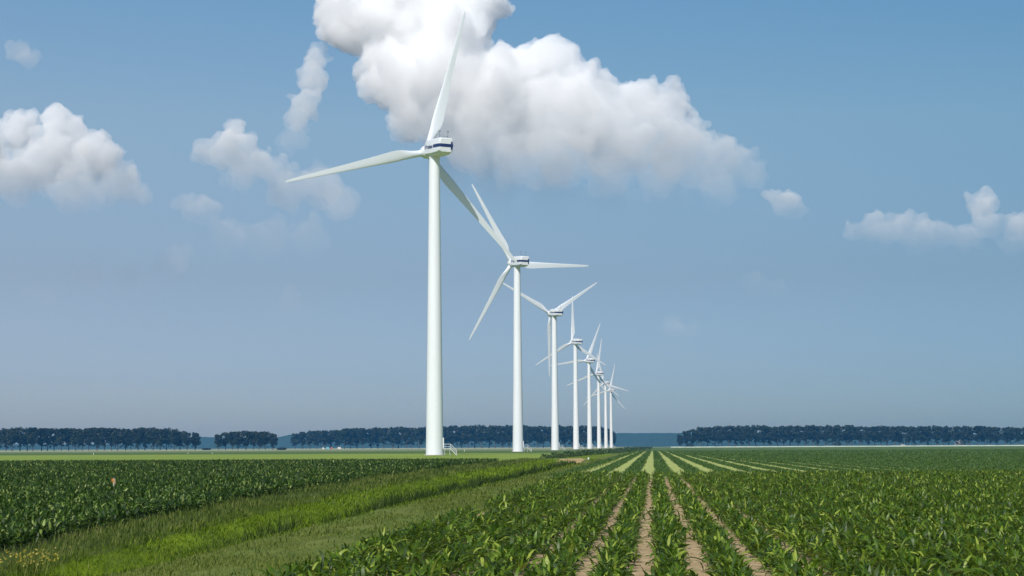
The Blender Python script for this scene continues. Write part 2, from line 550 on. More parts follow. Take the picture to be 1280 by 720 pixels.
# the maize: rows 0.75 m apart
rows = np.arange(XM + .32, 42, .75)
rows = rows - ((rows[0] - (-.17 + .375)) % .75)
rows = rows[rows > XM]
parts = []
for (y0, y1, step, per, ln, wd, ns) in ((11, 36, .12, 19, .215, .042, 4), (36, 63, .14, 17, .23, .046, 3), (63, MAIZE_END, .17, 14, .26, .054, 2)):
    P = row_points(rows, y0, y1, step, .05, .04)
    P = P[in_view(P[:, 0], P[:, 1])]
    wob = np.array([noise.noise((p[0] * 1.1, p[1] * .5, 8.1)) for p in P])
    P[:, 0] += rng.normal(0, 1, len(P)) * .11 * np.clip(wob + .25, 0, 1)
    # stunted and missing plants open the rows here and there
    v = np.array([noise.noise((p[0] * .35, p[1] * .12, 1.7)) for p in P])
    P = P[(rng.uniform(0, 1, len(P)) > .04) & (v > -.62)]
    parts.append(plants(P, per, ln, wd, 25, 88, 25, 120, ns, tint=(.45, .33), spread=.07, up=.24, wmax=.42))
pack('maize_crop', parts, M['maize_leaf'], 'rows of young dark green maize with bare soil between them')

# the leafy crop left of the ditch
parts = []
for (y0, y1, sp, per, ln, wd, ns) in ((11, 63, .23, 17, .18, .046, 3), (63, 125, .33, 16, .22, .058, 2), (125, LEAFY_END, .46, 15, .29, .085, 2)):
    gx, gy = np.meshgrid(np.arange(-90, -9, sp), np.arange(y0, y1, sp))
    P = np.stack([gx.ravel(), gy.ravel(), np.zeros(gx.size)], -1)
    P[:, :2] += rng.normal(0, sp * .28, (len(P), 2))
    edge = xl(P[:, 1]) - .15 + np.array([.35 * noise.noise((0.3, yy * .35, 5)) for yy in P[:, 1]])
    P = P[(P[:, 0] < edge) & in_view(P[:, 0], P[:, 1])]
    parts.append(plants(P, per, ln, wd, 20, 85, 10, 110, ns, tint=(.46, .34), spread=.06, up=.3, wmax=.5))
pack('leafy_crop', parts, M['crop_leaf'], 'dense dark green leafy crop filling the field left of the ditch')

# low rows with paler ground between, beyond the maize
parts = []
pitch = 2.03
for (y0, y1, dens, per, ln, wd) in ((MAIZE_END + 1, 165, 13, 6, .2, .05), (165, 280, 5.5, 6, .27, .085), (280, STRIP_END, 1.7, 6, .42, .16)):
    pp = []
    for k in range(-3, 75):
        xc = -.4 + pitch * (k + .5)
        if xc - .6 < -6.3:
            continue
        n = int((y1 - y0) * 1.0 * dens)
        y = rng.uniform(y0, y1, n)
        x = xc + rng.uniform(-.47, .47, n) + np.array([.14 * noise.noise((k * 3.1, yy * .22, 0)) for yy in y])
        pp.append(np.stack([x, y, np.zeros(n)], -1))
    P = np.concatenate(pp)
    P = P[in_view(P[:, 0], P[:, 1], 1.08, 3)]
    parts.append(plants(P, per, ln, wd, 25, 70, 20, 80, 2, tint=(.42, .24), spread=.05, up=.05, wmax=.45))
pack('low_crop', parts, M['strip_leaf'], 'low green crop rows striped with paler ground beyond the maize')


# ------------------------------------------------------------------ grass
def grass(name, fx, bands, mat, label, tint, lean=40):
    parts_ = []
    for (y0, y1, dens, ln, wd) in bands:
        n = int((y1 - y0) * 9 * dens)
        y = rng.uniform(y0, y1, n)
        u = rng.uniform(0, 1, n)
        a, b = fx(y)
        x = a + (b - a) * u
        keep = rng.uniform(0, 9, n) < (b - a)
        keep &= in_view(x, y)
        cl = np.array([.75 * noise.noise((xx * .8, yy * .4, 2.2)) + .75 * noise.noise((xx * .35, yy * .1, 6.2)) for xx, yy in zip(x, y)])
        keep &= rng.uniform(-.9, .5, n) < cl + .25
        la, de = to_cam(x, y)
        keep &= ~((de > 124 * K) & (de < 186 * K) & (la / de * F + CX > 690) & (la / de * F + CX < 735))
        x, y, cl = x[keep], y[keep], cl[keep]
        P = np.stack([x, y, ground_z(x, y) - .02], -1)
        m_ = len(P)
        parts_.append(leaf_strips(P, rng.uniform(0, 2 * np.pi, m_), ln * rng.uniform(.5, 1.5, m_) * (1 + .5 * cl), wd * rng.uniform(.6, 1.3, m_),
                                  R(1) * rng.uniform(90 - lean, 90, m_), R(1) * rng.uniform(10, 80, m_), 2, np.clip(rng.normal(tint, .22, m_) + cl * .42, 0, 1), .3))
    return pack(name, parts_, mat, label)


grass('ditch_grass', lambda y: (xl(y) + (XR - xl(y)) * .18, np.full(len(y), XR + .05)),
      ((13, 33, 420, .1, .011), (33, 60, 200, .12, .02), (60, 112, 60, .15, .035), (112, 225, 14, .2, .07)), M['ditch_grass'],
      'bright green grass on the banks of the ditch', .38)
grass('track_grass', lambda y: (np.full(len(y), XR - .1), np.full(len(y), XM + .1)),
      ((13, 33, 420, .065, .011), (33, 60, 180, .075, .02), (60, 112, 50, .1, .035), (112, 225, 10, .13, .07)), M['track_grass'],
      'olive green mown grass on the track beside the maize', .48)
grass('rim_grass', lambda y: (xl(y) - .15, xl(y) + (XR - xl(y)) * .28),
      ((13, 33, 300, .16, .012), (33, 60, 160, .18, .02), (60, 112, 60, .22, .035), (112, 225, 18, .28, .07)), M['rim_grass'],
      'rough olive and straw grass along the rim of the ditch', .5, 25)

grass('channel_grass', lambda y: (np.full(len(y), XR - .75), np.full(len(y), XR - .3)),
      ((13, 33, 600, .42, .016), (33, 60, 360, .46, .025), (60, 112, 150, .48, .045), (112, 180, 40, .5, .08)), M['rush'],
      'dark rushes in the channel at the bottom of the ditch', .4, 20)

grass('weed_tufts', lambda y: (xl(y) - .1, np.full(len(y), XM + .1)),
      ((13, 33, 14, .14, .018), (33, 60, 9, .16, .026), (60, 112, 4, .2, .045)), M['rim_grass'],
      'scattered darker weeds and straw tufts on the grassy ditch and track', .45, 35)

# scrub along the ditch further off
pp = []
for k in range(520):
    d = 178 * (1100 / 178) ** random.random()
    t_ = (d - 178) / 900
    px_lo = np.interp(d, [178, 240, 320, 500, 1100], [672, 690, 720, 765, 795])
    px_hi = np.interp(d, [178, 240, 320, 500, 1100], [705, 745, 790, 812, 814])
    p = gpt(random.uniform(px_lo, px_hi), d * K)
    h = random.uniform(.35, .95) * np.interp(d, [178, 260, 1100], [.6, 1, 1.9])
    for q in range(7):
        pp.append((p.x + random.gauss(0, h * .5), p.y + random.gauss(0, h * .8), h))
pp = np.array(pp)
n = len(pp)
parts = []
for rep in range(4):
    B = pp.copy()
    B[:, 2] = pp[:, 2] * rng.uniform(0, .55, n)
    parts.append(leaf_strips(B, rng.uniform(0, 6.28, n), pp[:, 2] * rng.uniform(.4, .75, n), pp[:, 2] * rng.uniform(.18, .34, n), R(1) * rng.uniform(10, 88, n), R(1) * rng.uniform(0, 70, n), 2, np.clip(rng.normal(.45, .22, n), 0, 1), .5))
pack('scrub', parts, M['scrub_leaf'], 'dark green scrub and reeds lining the far ditch')


# ------------------------------------------------------------------ wind turbines
HUB_Z, HUB_Y, BLADE_R = 66.75, 4.3, 32.3
NAC_YAW = -(R(27.7) - YAW * 0)                     # turned left of the view axis, see below


def airfoil(c, thick, roundness, n=24):
    """closed section in (x, y): x along the chord with the pitch axis at 0, y through the thickness; leading edge at -x"""
    pts = []
    for i in range(n):
        a = 2 * math.pi * i / n
        xc = .5 - .5 * math.cos(a)
        yt = 5 * (.2969 * math.sqrt(max(xc, 0)) - .126 * xc - .3516 * xc ** 2 + .2843 * xc ** 3 - .1015 * xc ** 4)
        yf = yt * thick * (1 if a < math.pi else -.75) + .02 * math.sin(math.pi * xc)
        fx, fy = (xc - .3) * c, yf * c
        cx, cy = -.5 * c * math.cos(a), .5 * c * math.sin(a)
        pts.append((fx * (1 - roundness) + cx * roundness, fy * (1 - roundness) + cy * roundness))
    return pts


def blade_mesh():
    rs = [.9, 1.6, 2.3, 3.0, 3.8, 4.7, 5.7, 6.8, 8, 9.5, 11.5, 14, 17, 20, 23, 26, 28.5, 30.3, 31.4, 32.0, 32.3]
    secs = []
    for r in rs:
        c = np.interp(r, [.9, 2.0, 3.4, 5, 6.6, 8, 11, 16, 22, 28, 31, 32.0, 32.3], [1.45, 1.45, 1.6, 2.1, 2.5, 2.5, 2.15, 1.7, 1.27, .88, .62, .38, .1])
        rd = np.interp(r, [1.8, 5.5], [1, 0])
        tk = np.interp(r, [2, 6, 12, 20, 32], [.5, .34, .24, .19, .15])
        tw = R(np.interp(r, [2, 6, 10, 16, 24, 32], [17, 14, 9, 4.5, 1.2, 0]) + 1.5)
        a = airfoil(c, tk, rd)
        # leading edge (-x) is turned into the wind (+y)
        secs.append([(x * math.cos(tw) + y * math.sin(tw), -x * math.sin(tw) + y * math.cos(tw) + .0006 * r * r, r) for x, y in a])
    mb = MB()
    mb.loft(secs)
    return mb.mesh('blade', True)


def nacelle_mesh():
    """chamfered body, front at +y; sections along y of half width, bottom, top, chamfer"""
    secs = []
    for y, hw, zb, zt, c in ((-6.3, 1.42, .62, 3.42, .32), (-6.12, 1.62, .42, 3.62, .4), (-5.2, 1.7, .16, 3.7, .42), (-1.6, 1.7, 0, 3.7, .45), (1.2, 1.68, 0, 3.62, .5),
                             (2.1, 1.5, .12, 3.3, .55), (2.75, 1.2, .35, 2.75, .6)):
        cb = c * 1.3
        secs.append([(-hw, y, zb + cb), (-hw, y, zt - c), (-hw + c * .35, y, zt - c * .3), (-hw + c, y, zt), (hw - c, y, zt), (hw - c * .35, y, zt - c * .3), (hw, y, zt - c),
                     (hw, y, zb + cb), (hw - cb, y, zb), (-hw + cb, y, zb)])
    mb = MB()
    mb.loft(secs)
    return mb.mesh('nacelle', True)


def half_w(y):
    return np.interp(y, [-6.3, -6.12, -5.2, -1.6, 1.2, 2.1, 2.75], [1.42, 1.62, 1.7, 1.7, 1.68, 1.5, 1.2])


def turbine():
    root = empty('wind_turbine')
    mb = MB()
    prof = [(1.93, 0.0)]
    zs = np.linspace(.4, 64.6, 18)
    for z in zs:
        prof.append((1.9 + (1.16 - 1.9) * (z / 65) ** .92, float(z)))
    prof += [(1.22, 64.62), (1.22, 65.02)]
    mb.lathe(prof, 64)
    tower = mb.build('tower', M['tower_paint'], root, True)
    for z in (21.5, 43.5):
        r = 1.9 + (1.16 - 1.9) * (z / 65) ** .92
        fb = MB()
        fb.lathe([(r - .02, z - .07), (r + .012, z - .06), (r + .012, z + .06), (r - .02, z + .07)], 64, cap=False)
        fb.build('section_flange', M['tower_paint'], tower, True)
    fb = MB()
    fb.lathe([(2.35, -.3), (2.35, .10), (2.30, .14), (1.8, .14)], 48)
    fb.build('foundation', M['concrete'], root)
    # door and stair on the side to the right of the view
    A = Matrix.Rotation(YAW, 4, 'Z')
    db = MB()
    db.box(1.72, 2.02, -.52, .52, 1.5, 3.75)
    for v in db.bm.verts:
        v.co = A @ v.co
    door = db.build('door', M['door_paint'], root, bevel=.05)
    hb = MB()
    hb.box(2.023, 2.06, .25, .32, 2.4, 2.62, A)
    hb.build('handle', M['dark_metal'], door)
    sb = MB()
    sb.box(1.8, 3.45, -.55, .55, 1.32, 1.42)
    for (x, y) in ((3.3, -.48), (3.3, .48), (2.2, -.48), (2.2, .48)):
        sb.bar((x, y, -.05), (x, y, 1.33), .045)
    sb2 = MB()
    for s in (-1, 1):
        sb.bar((3.42, s * .5, 1.37), (4.75, s * .5, 0.0), .085)
        sb2.bar((3.42, s * .5, 1.37), (3.42, s * .5, 2.37), .04)
        sb2.bar((2.0, s * .5, 2.37), (3.42, s * .5, 2.37), .045)
        sb2.bar((2.0, s * .5, 1.87), (3.42, s * .5, 1.87), .035)
        sb2.bar((3.42, s * .5, 2.37), (4.75, s * .5, 1.0), .045)
        sb2.bar((3.42, s * .5, 1.87), (4.75, s * .5, .5), .035)
        sb2.bar((4.75, s * .5, 0), (4.75, s * .5, 1.02), .04)
    for k in range(6):
        x, z = 3.55 + k * .2, 1.24 - k * .206
        sb.box(x - .12, x + .12, -.48, .48, z - .02, z + .02)
    for b_ in (sb, sb2):
        for v in b_.bm.verts:
            v.co = A @ v.co
    stair = sb.build('access_stair', M['galvanised'], root)
    sb2.build('handrail', M['galvanised'], stair)
    # nacelle
    nac = link('nacelle', nacelle_mesh(), M['nacelle_paint'], root)
    nac.location = (0, 0, 65.0)
    nac.matrix_local = Matrix.Translation((0, 0, 65.0)) @ Matrix.Rotation(NAC_YAW, 4, 'Z') @ Matrix.Rotation(R(4.5), 4, 'X')
    st = MB()
    z0, z1 = 1.62, 2.34
    sidey = [-6.12, -5.2, -4.2, -2.95]
    for sgn in (-1, 1):
        L = [(sgn * (half_w(y) + .012), y) for y in sidey]
        for (xa, ya), (xb, yb) in zip(L, L[1:]):
            f = [st.bm.verts.new(p) for p in ((xa, ya, z0), (xb, yb, z0), (xb, yb, z1), (xa, ya, z1))]
            st.bm.faces.new(f)
        f = [st.bm.verts.new(p) for p in ((sgn * 1.632, -6.12, z0), (sgn * 1.432, -6.312, z0), (sgn * 1.432, -6.312, z1), (sgn * 1.632, -6.12, z1))]
        st.bm.faces.new(f)
    f = [st.bm.verts.new(p) for p in ((-1.432, -6.312, z0), (1.432, -6.312, z0), (1.432, -6.312, z1), (-1.432, -6.312, z1))]
    st.bm.faces.new(f)
    st.build('stripe', M['navy'], nac)
    for sgn in (-1, 1):
        eb = MB()
        L = [(sgn * (half_w(y) + .015), y) for y in (1.62, 2.1, 2.55)]
        g = [[eb.bm.verts.new((x, y, z)) for x, y in L] for z in (z0, z1)]
        for i in range(2):
            eb.bm.faces.new((g[0][i], g[0][i + 1], g[1][i + 1], g[1][i]))
        eb.build('stripe_end', M['navy'], nac)
    vb = MB()
    vb.box(1.02, 1.36, -6.37, -6.2, 1.1, 2.85)
    vb.build('rear_vent', M['navy'], nac, bevel=.02)
    # lettering on both sides
    fc = bpy.data.curves.new('lettering', 'FONT')
    fc.body = 'Vestas'
    fc.size = 1.0
    fc.extrude = .012
    fc.offset = .028
    fc.align_x, fc.align_y = 'CENTER', 'CENTER'
    fo = bpy.data.objects.new('lettering', fc)
    C.objects.link(fo)
    dg = bpy.context.evaluated_depsgraph_get()
    tm = bpy.data.meshes.new_from_object(fo.evaluated_get(dg))
    bpy.data.objects.remove(fo)
    xs = [v.co.x for v in tm.vertices]
    k = 4.1 / (max(xs) - min(xs))
    for sgn in (-1, 1):
        lm = tm.copy()
        for v in lm.vertices:
            x, y, z = v.co.x * k, v.co.y * k * .8, v.co.z
            yy = -.65 - x * (1 if sgn < 0 else -1)
            v.co = (sgn * (float(half_w(yy)) + .02 + z), yy, 1.98 + y)
        lm.name = 'lettering'
        lo_ = link('lettering', lm, M['navy'], nac)
    for sx_ in (-1.0, 1.0):
        ab = MB()
        ab.bar((sx_, -4.6, 3.68), (sx_, -4.6, 5.2), .05)
        ab.bar((sx_, -4.6, 4.1), (0.0, -4.6, 4.1), .035)
        for a in range(3):
            an = a * 2.094 + sx_
            e_ = (sx_ + .2 * math.cos(an), -4.6 + .2 * math.sin(an), 5.2)
            ab.bar((sx_, -4.6, 5.2), e_, .025, 6)
            bmesh.ops.create_uvsphere(ab.bm, u_segments=8, v_segments=6, radius=.11, matrix=Matrix.Translation(e_))
        ab.build('wind_sensor', M['dark_metal'], nac)
    # hub and blades
    RY = Matrix.Rotation(NAC_YAW, 4, 'Z') @ Matrix.Rotation(R(4.5), 4, 'X')
    hb = MB()
    T = Matrix.Rotation(R(-90), 4, 'X')
    hb.lathe([(.9, -1.75), (1.22, -1.5), (1.42, -1.1), (1.48, -.2), (1.42, .5), (1.22, 1.15), (.85, 1.65), (.4, 1.95), (.05, 2.05)], 32, T)
    hub = hb.build('hub', M['nacelle_paint'], root, True)
    hub.matrix_local = Matrix.Translation(Vector((0, 0, HUB_Z)) + Matrix.Rotation(NAC_YAW, 3, 'Z') @ Vector((0, HUB_Y, 0))) @ RY
    bm_ = blade_mesh()
    bm_.materials.append(M['blade_paint'])
    for k in range(3):
        link('blade', bm_, None, root)
    return root


def set_blades(root, phase, size):
    H = Matrix.Translation(Vector((0, 0, HUB_Z)) + Matrix.Rotation(NAC_YAW, 3, 'Z') @ Vector((0, HUB_Y, 0))) @ Matrix.Rotation(NAC_YAW, 4, 'Z') @ Matrix.Rotation(R(4.5), 4, 'X')
    bl = [c for c in root.children if c.name.split('.')[0] == 'blade']
    for k, b in enumerate(bl):
        b.matrix_local = H @ Matrix.Rotation(R(phase + 120 * k), 4, 'Y') @ Matrix.Diagonal((1, 1, size, 1))


def copy_tree(o, parent=None):
    c = o.copy()
    C.objects.link(c)
    c.parent = parent
    for ch in list(o.children):
        copy_tree(ch, c)
    return c


# the wind comes from ahead and left of the view: 27.7 degrees left of the camera axis
NAC_YAW = R(26.6) + YAW
TURB = [(14.8, 1.035, 'nearest and tallest white wind turbine, one blade reaching far left almost level'),
        (-31.0, .985, 'second tallest white wind turbine, one blade pointing right almost level'),
        (58.0, .96, 'third tallest white wind turbine, two raised blades in a wide V, one straight down'),
        (-1.0, .9, 'fourth tallest white wind turbine in the line, one blade straight up'),
        (22.0, .97, 'fifth tallest white wind turbine in the line, one blade almost level to the left'),
        (9.0, .99, 'sixth tallest white wind turbine, just left of the last two in the line'),
        (-16.0, 1.0, 'second smallest white wind turbine, its blade almost level to the right'),
        (13.0, 1.0, 'smallest and farthest white wind turbine at the end of the line')]
proto = turbine()
TP = []
for k, (ph, bs, lab) in enumerate(TURB):
    hpx = 1 / (0.002674 + 0.001637 * k)
    px = 815 - (815 - 543) * hpx / 374
    d = 65.3 * 100 / (cam_pt(px, HY - hpx, 100).z - CAMZ)
    t_ = proto if k == 0 else copy_tree(proto)
    p = cam_pt(px, HY - hpx, d)
    p.z = 0
    t_.location = p
    TP.append((px, d))
    tag(t_, lab, 'wind turbine', 'wind turbines in a receding line')
    set_blades(t_, ph, bs)

# ------------------------------------------------------------------ trees far off
def tree_meshes(seed):
    rnd = random.Random(seed)
    r2 = np.random.default_rng(seed)
    tb = MB()
    prof = [(.75, -.3), (.55, 1), (.45, 6), (.36, 12), (.2, 19), (.06, 24)]
    tb.lathe(prof, 8)
    for k in range(9):
        z = rnd.uniform(7.5, 18)
        a = rnd.uniform(0, 6.28)
        L = rnd.uniform(2.5, 5)
        tb.bar((0, 0, z), (L * math.cos(a), L * math.sin(a), z + L * .75), .13, 6)
    tm_ = tb.mesh('trunk')
    cl = []
    for k in range(34):
        z = rnd.uniform(8.5, 23)
        sp = 6.6 * math.sin(math.pi * min(1, max(.12, (z - 6.0) / 20.5))) ** .55
        a = rnd.uniform(0, 6.28)
        q = sp * rnd.uniform(.2, 1)
        cl.append((q * math.cos(a), q * math.sin(a), z, rnd.uniform(1.9, 3.2)))
    for a in (0, 1.57, 3.14, 4.71):
        cl.append((3.4 * math.cos(a), 3.4 * math.sin(a), rnd.uniform(20.3, 23.6), rnd.uniform(1.8, 2.6)))
    for k in range(6):
        a = rnd.uniform(0, 6.28)
        q = rnd.uniform(1, 4.5)
        cl.append((q * math.cos(a), q * math.sin(a), rnd.uniform(4.5, 9.0), rnd.uniform(.9, 1.8)))
    cl = np.array(cl)
    n = 3000
    pick = r2.choice(len(cl), n, p=cl[:, 3] ** 2 / np.sum(cl[:, 3] ** 2))
    dv = r2.normal(0, 1, (n, 3))
    dv /= np.linalg.norm(dv, axis=1)[:, None]
    rad = cl[pick, 3] * r2.uniform(.35, 1, n) ** .5
    P = cl[pick, :3] + dv * rad[:, None] * np.array([1, 1, .85])
    sz = r2.uniform(.4, .95, n)
    u = r2.normal(0, 1, (n, 3))
    u /= np.linalg.norm(u, axis=1)[:, None]
    v_ = np.cross(u, r2.normal(0, 1, (n, 3)))
    v_ /= np.linalg.norm(v_, axis=1)[:, None]
    u *= sz[:, None]
    v_ *= (sz * .7)[:, None]
    VV = np.stack([P - u, P - v_, P + u, P + v_], 1).reshape(-1, 3)
    QQ = np.arange(4 * n).reshape(n, 4)
    cm_ = np_mesh('crown', VV, QQ, np.repeat(np.clip(r2.normal(.45, .25, n), 0, 1), 4))
    tm_.materials.append(M['bark'])
    cm_.materials.append(M['tree_leaf'])
    return tm_, cm_


TREES = [tree_meshes(s) for s in range(11, 17)]
ORD = 'first second third fourth fifth sixth seventh eighth ninth tenth eleventh twelfth thirteenth fourteenth fifteenth sixteenth seventeenth eighteenth nineteenth twentieth'.split()
TENS = {20: 'twenty', 30: 'thirty', 40: 'forty', 50: 'fifty'}


def ordinal(n):
    if n <= 20:
        return ORD[n - 1]
    t_, u_ = n // 10 * 10, n % 10
    if u_ == 0:
        return {30: 'thirtieth', 40: 'fortieth', 50: 'fiftieth'}[t_]
    return TENS[t_] + '-' + ORD[u_ - 1]


def tree(px, top, depth, label, group, wide=1.0):
    p = gpt(px, depth)
    H = cam_pt(px, top, depth).z
    o = empty('tree', p, random.uniform(0, 6.28))
    s = H / 26.0
    o.scale = (s * wide * 1.05, s * wide * 1.05, s)
    tm_, cm_ = random.choice(TREES)
    link('trunk', tm_, None, o)
    link('crown', cm_, None, o)
    tag(o, label, 'tree', group)
    return o


def profile(px, P):
    return float(np.interp(px, [a for a, b in P], [b for a, b in P]))


ROW_A = [(-6, 535), (15, 533.5), (60, 534), (130, 534), (160, 534.5), (180, 533), (205, 534.5), (225, 537), (246, 540.5)]
ROW_B = [(272, 543), (282, 539), (300, 537.5), (320, 538.5), (335, 538.5), (344, 542)]
ROW_C = [(368, 542), (380, 537.5), (410, 536.5), (440, 534), (470, 533), (520, 533), (560, 531), (610, 530), (660, 531), (720, 531), (752, 532), (766, 539)]
ROW_D = [(849, 543), (858, 537), (872, 534), (885, 533), (905, 530.5), (960, 531), (1040, 530.5), (1120, 532), (1200, 531), (1250, 533), (1288, 533)]


def run(x0, x1, step):
    n_ = int(round((x1 - x0) / step))
    return [x0 + (x1 - x0) * i / n_ + (random.uniform(-1.4, 1.4) if 0 < i < n_ else 0) for i in range(n_ + 1)]


xa = run(-2, 244, 8.8)
for i, px in enumerate(xa):
    k = len(xa) - i
    lab = 'dark tree at the right end of the leftmost tree row' if k == 1 else 'dark tree at the left edge of the photo' if i == 0 else f'{ordinal(k)} dark tree from the right end of the leftmost tree row'
    tree(px, profile(px, ROW_A) + random.uniform(-.85, .85), 1500 + random.uniform(-14, 14), lab, 'trees of the leftmost row')
xb = run(273, 341, 8.5)
for i, px in enumerate(xb):
    lab = f'{ordinal(i + 1)} dark tree from the left in the short clump between two gaps'
    tree(px, profile(px, ROW_B) + random.uniform(-.5, .5), 1500 + random.uniform(-10, 10), lab, 'trees of the short clump')
xc_ = run(369, 766, 8.7)
seg, cnt = None, 0
names = ['nearest', 'second', 'third', 'fourth', 'fifth', 'sixth', 'seventh', 'last']
for i, px in enumerate(xc_):
    kk = sum(1 for (tx, _) in TP if tx < px)
    cnt = cnt + 1 if kk == seg else 1
    seg = kk
    if kk == 0:
        lab = f'{ordinal(cnt)} dark tree from the left in the row behind the turbines'
    elif kk == 8:
        lab = 'dark tree at the right end of the row behind the turbines' if i == len(xc_) - 1 else 'dark tree just right of the last turbine tower'
    else:
        lab = f'{ordinal(cnt)} dark tree right of the {names[kk - 1]} turbine tower, before the next tower'
    tree(px, profile(px, ROW_C) + random.uniform(-.85, .85), 2040 + random.uniform(-12, 14), lab, 'trees of the row behind the turbines')
xd = run(850, 1282, 8.6)
for i, px in enumerate(xd):
    lab = 'dark tree at the left end of the right-hand tree row' if i == 0 else f'{ordinal(i + 1)} dark tree from the left end of the right-hand tree row'
    tree(px, profile(px, ROW_D) + random.uniform(-.85, .85), 1900 + random.uniform(-14, 14), lab, 'trees of the right-hand row')


def bush(px, depth, h, wdt, label, seed):
    r2 = np.random.default_rng(seed)
    p = gpt(px, depth)
    n_ = 300
    dv = r2.normal(0, 1, (n_, 3))
    dv /= np.linalg.norm(dv, axis=1)[:, None]
    P = dv * r2.uniform(.4, 1, n_)[:, None] ** .5 * np.array([wdt / 2, wdt / 2, h / 2]) + np.array([0, 0, h / 2])
    u = r2.normal(0, .4, (n_, 3))
    v_ = np.cross(u, r2.normal(0, 1, (n_, 3)))
    v_ = v_ / np.linalg.norm(v_, axis=1)[:, None] * .35
    me_ = np_mesh('bush', np.stack([P - u, P - v_, P + u, P + v_], 1).reshape(-1, 3), np.arange(4 * n_).reshape(n_, 4), np.repeat(np.clip(r2.normal(.4, .2, n_), 0, 1), 4))
    o = link('bush', me_, M['tree_leaf'])
    o.location = p
    return tag(o, label, 'bush')


bush(1047, 1860, 6.5, 9, 'low round dark bush between the trunks of the right-hand tree row', 1)
bush(862, 1860, 4.2, 9, 'low bush at the foot of the right-hand row\'s left end', 2)
bush(258, 1470, 1.8, 8, 'low bush in the gap beside the leftmost tree row', 3)
bush(352, 1470, 2.2, 9, 'low bush in the gap right of the short tree clump', 4)

# blue wooded rise far beyond
def far_wood():
    D = 5200
    S = []
    n_ = 320
    for k in range(n_):
        px = -80 + (1330 + 80) * k / (n_ - 1)
        top = np.interp(px, [-80, 150, 172, 245, 265, 340, 352, 364, 480, 700, 770, 845, 1330], [555.5, 555, 549, 546, 546.5, 547, 545, 542.5, 543, 542, 541.3, 541, 543])
        h = cam_pt(px, top - TILT * (px - 640) * 0, D).z * (1 + .035 * noise.noise((k * 1.7, 0, 0)) + .03 * noise.noise((k * .45, 3, 0)))
        c = to_cam(*gpt(px, D)[:2])[0]
        S.append([lat_pt(c, D - 10, -1), lat_pt(c, D + 6 * noise.noise((k, 5, 1)), h * .55), lat_pt(c, D + 20 + 8 * noise.noise((k, 9, 2)), h * .9), lat_pt(c, D + 60, h), lat_pt(c, D + 240, h * .85), lat_pt(c, D + 300, -1)])
    mb = MB()
    rings = [[mb.bm.verts.new(p) for p in s] for s in S]
    for a, b in zip(rings, rings[1:]):
        for i in range(5):
            mb.bm.faces.new((a[i], b[i], b[i + 1], a[i + 1]))
    mb.bm.faces.new(rings[0])
    mb.bm.faces.new(rings[-1])
    return tag(mb.build('distant_wood', M['far_foliage']), 'hazy blue wood seen far off through the gaps between tree rows', kind='stuff')


far_wood()


# ------------------------------------------------------------------ small things far off
def house(px, depth, wdt, h, name, label, cat):
    p = gpt(px, depth)
    root = tag(empty(name, p, YAW), label, cat)
    mb = MB()
    a = [mb.bm.verts.new(q) for q in ((-wdt / 2, 0, 0), (wdt / 2, 0, 0), (wdt / 2, 0, h), (0, 0, h * 1.75), (-wdt / 2, 0, h))]
    b = [mb.bm.verts.new((v.co.x, wdt * 1.3, v.co.z)) for v in a]
    mb.bm.faces.new(a)
    mb.bm.faces.new(list(reversed(b)))
    for i in range(5):
        mb.bm.faces.new((a[i], b[i], b[(i + 1) % 5], a[(i + 1) % 5]))
    mb.build('wall', M['white_wall'], root)
    rb = MB()
    for s in (-1, 1):
        q = [(s * (wdt / 2 + .4), -.3, h * .98 - .1), (s * (wdt / 2 + .4), wdt * 1.3 + .3, h * .98 - .1), (0, wdt * 1.3 + .3, h * 1.75 + .15), (0, -.3, h * 1.75 + .15)]
        f = [rb.bm.verts.new(v) for v in q]
        rb.bm.faces.new(f)
    rb.build('roof', M['grey_roof'], root)
    db = MB()
    db.box(-.5, .5, -.06, .05, 0, 2.1)
    db.build('door', M['dark_metal'], root)
    for s in (-1, 1):
        wb = MB()
        wb.box(s * wdt * .3 - .5, s * wdt * .3 + .5, -.05, .05, h * .35, h * .75)
        wb.build('window', M['window_glass'], root)
    return root


house(1202, 1930, 9.5, 4.2, 'farmhouse', 'small white gabled farmhouse glimpsed between trunks of the right-hand row', 'house')
house(1129, 1870, 5, 1.4, 'shed', 'tiny white shed at the foot of the right-hand tree row', 'shed')


def tent(px, depth, wdt, h, mat, label):
    p = gpt(px, depth)
    mb = MB()
    w2 = wdt / 2
    a = [mb.bm.verts.new(q) for q in ((-w2, -w2, 0), (w2, -w2, 0), (w2, w2, 0), (-w2, w2, 0))]
    b = [mb.bm.verts.new(q) for q in ((-w2, -w2, h * .5), (w2, -w2, h * .5), (w2, w2, h * .5), (-w2, w2, h * .5))]
    r_ = [mb.bm.verts.new((-w2 * .6, 0, h)), mb.bm.verts.new((w2 * .6, 0, h))]
    for i in range(4):
        mb.bm.faces.new((a[i], a[(i + 1) % 4], b[(i + 1) % 4], b[i]))
    mb.bm.faces.new((b[0], b[1], r_[1], r_[0]))
    mb.bm.faces.new((b[2], b[3], r_[0], r_[1]))
    mb.bm.faces.new((b[1], b[2], r_[1]))
    mb.bm.faces.new((b[3], b[0], r_[0]))
    o = mb.build('tent', mat)
    o.location = p
    o.rotation_euler.z = YAW + .2
    return tag(o, label, 'tent', 'tents at the foot of the trees')


tent(424, 1970, 4.2, 2.4, M['white_wall'], 'tiny white tent, rightmost of the tents under the tree row')
tent(409.5, 1970, 3.8, 2.3, M['turquoise'], 'tiny turquoise tent under the tree row')
tent(414.3, 1970, 2.2, 2.3, M['red_cloth'], 'tiny red tent under the tree row')
tent(404, 1970, 2.4, 2, M['white_wall'], 'tiny white tent, leftmost of the tents under the tree row')


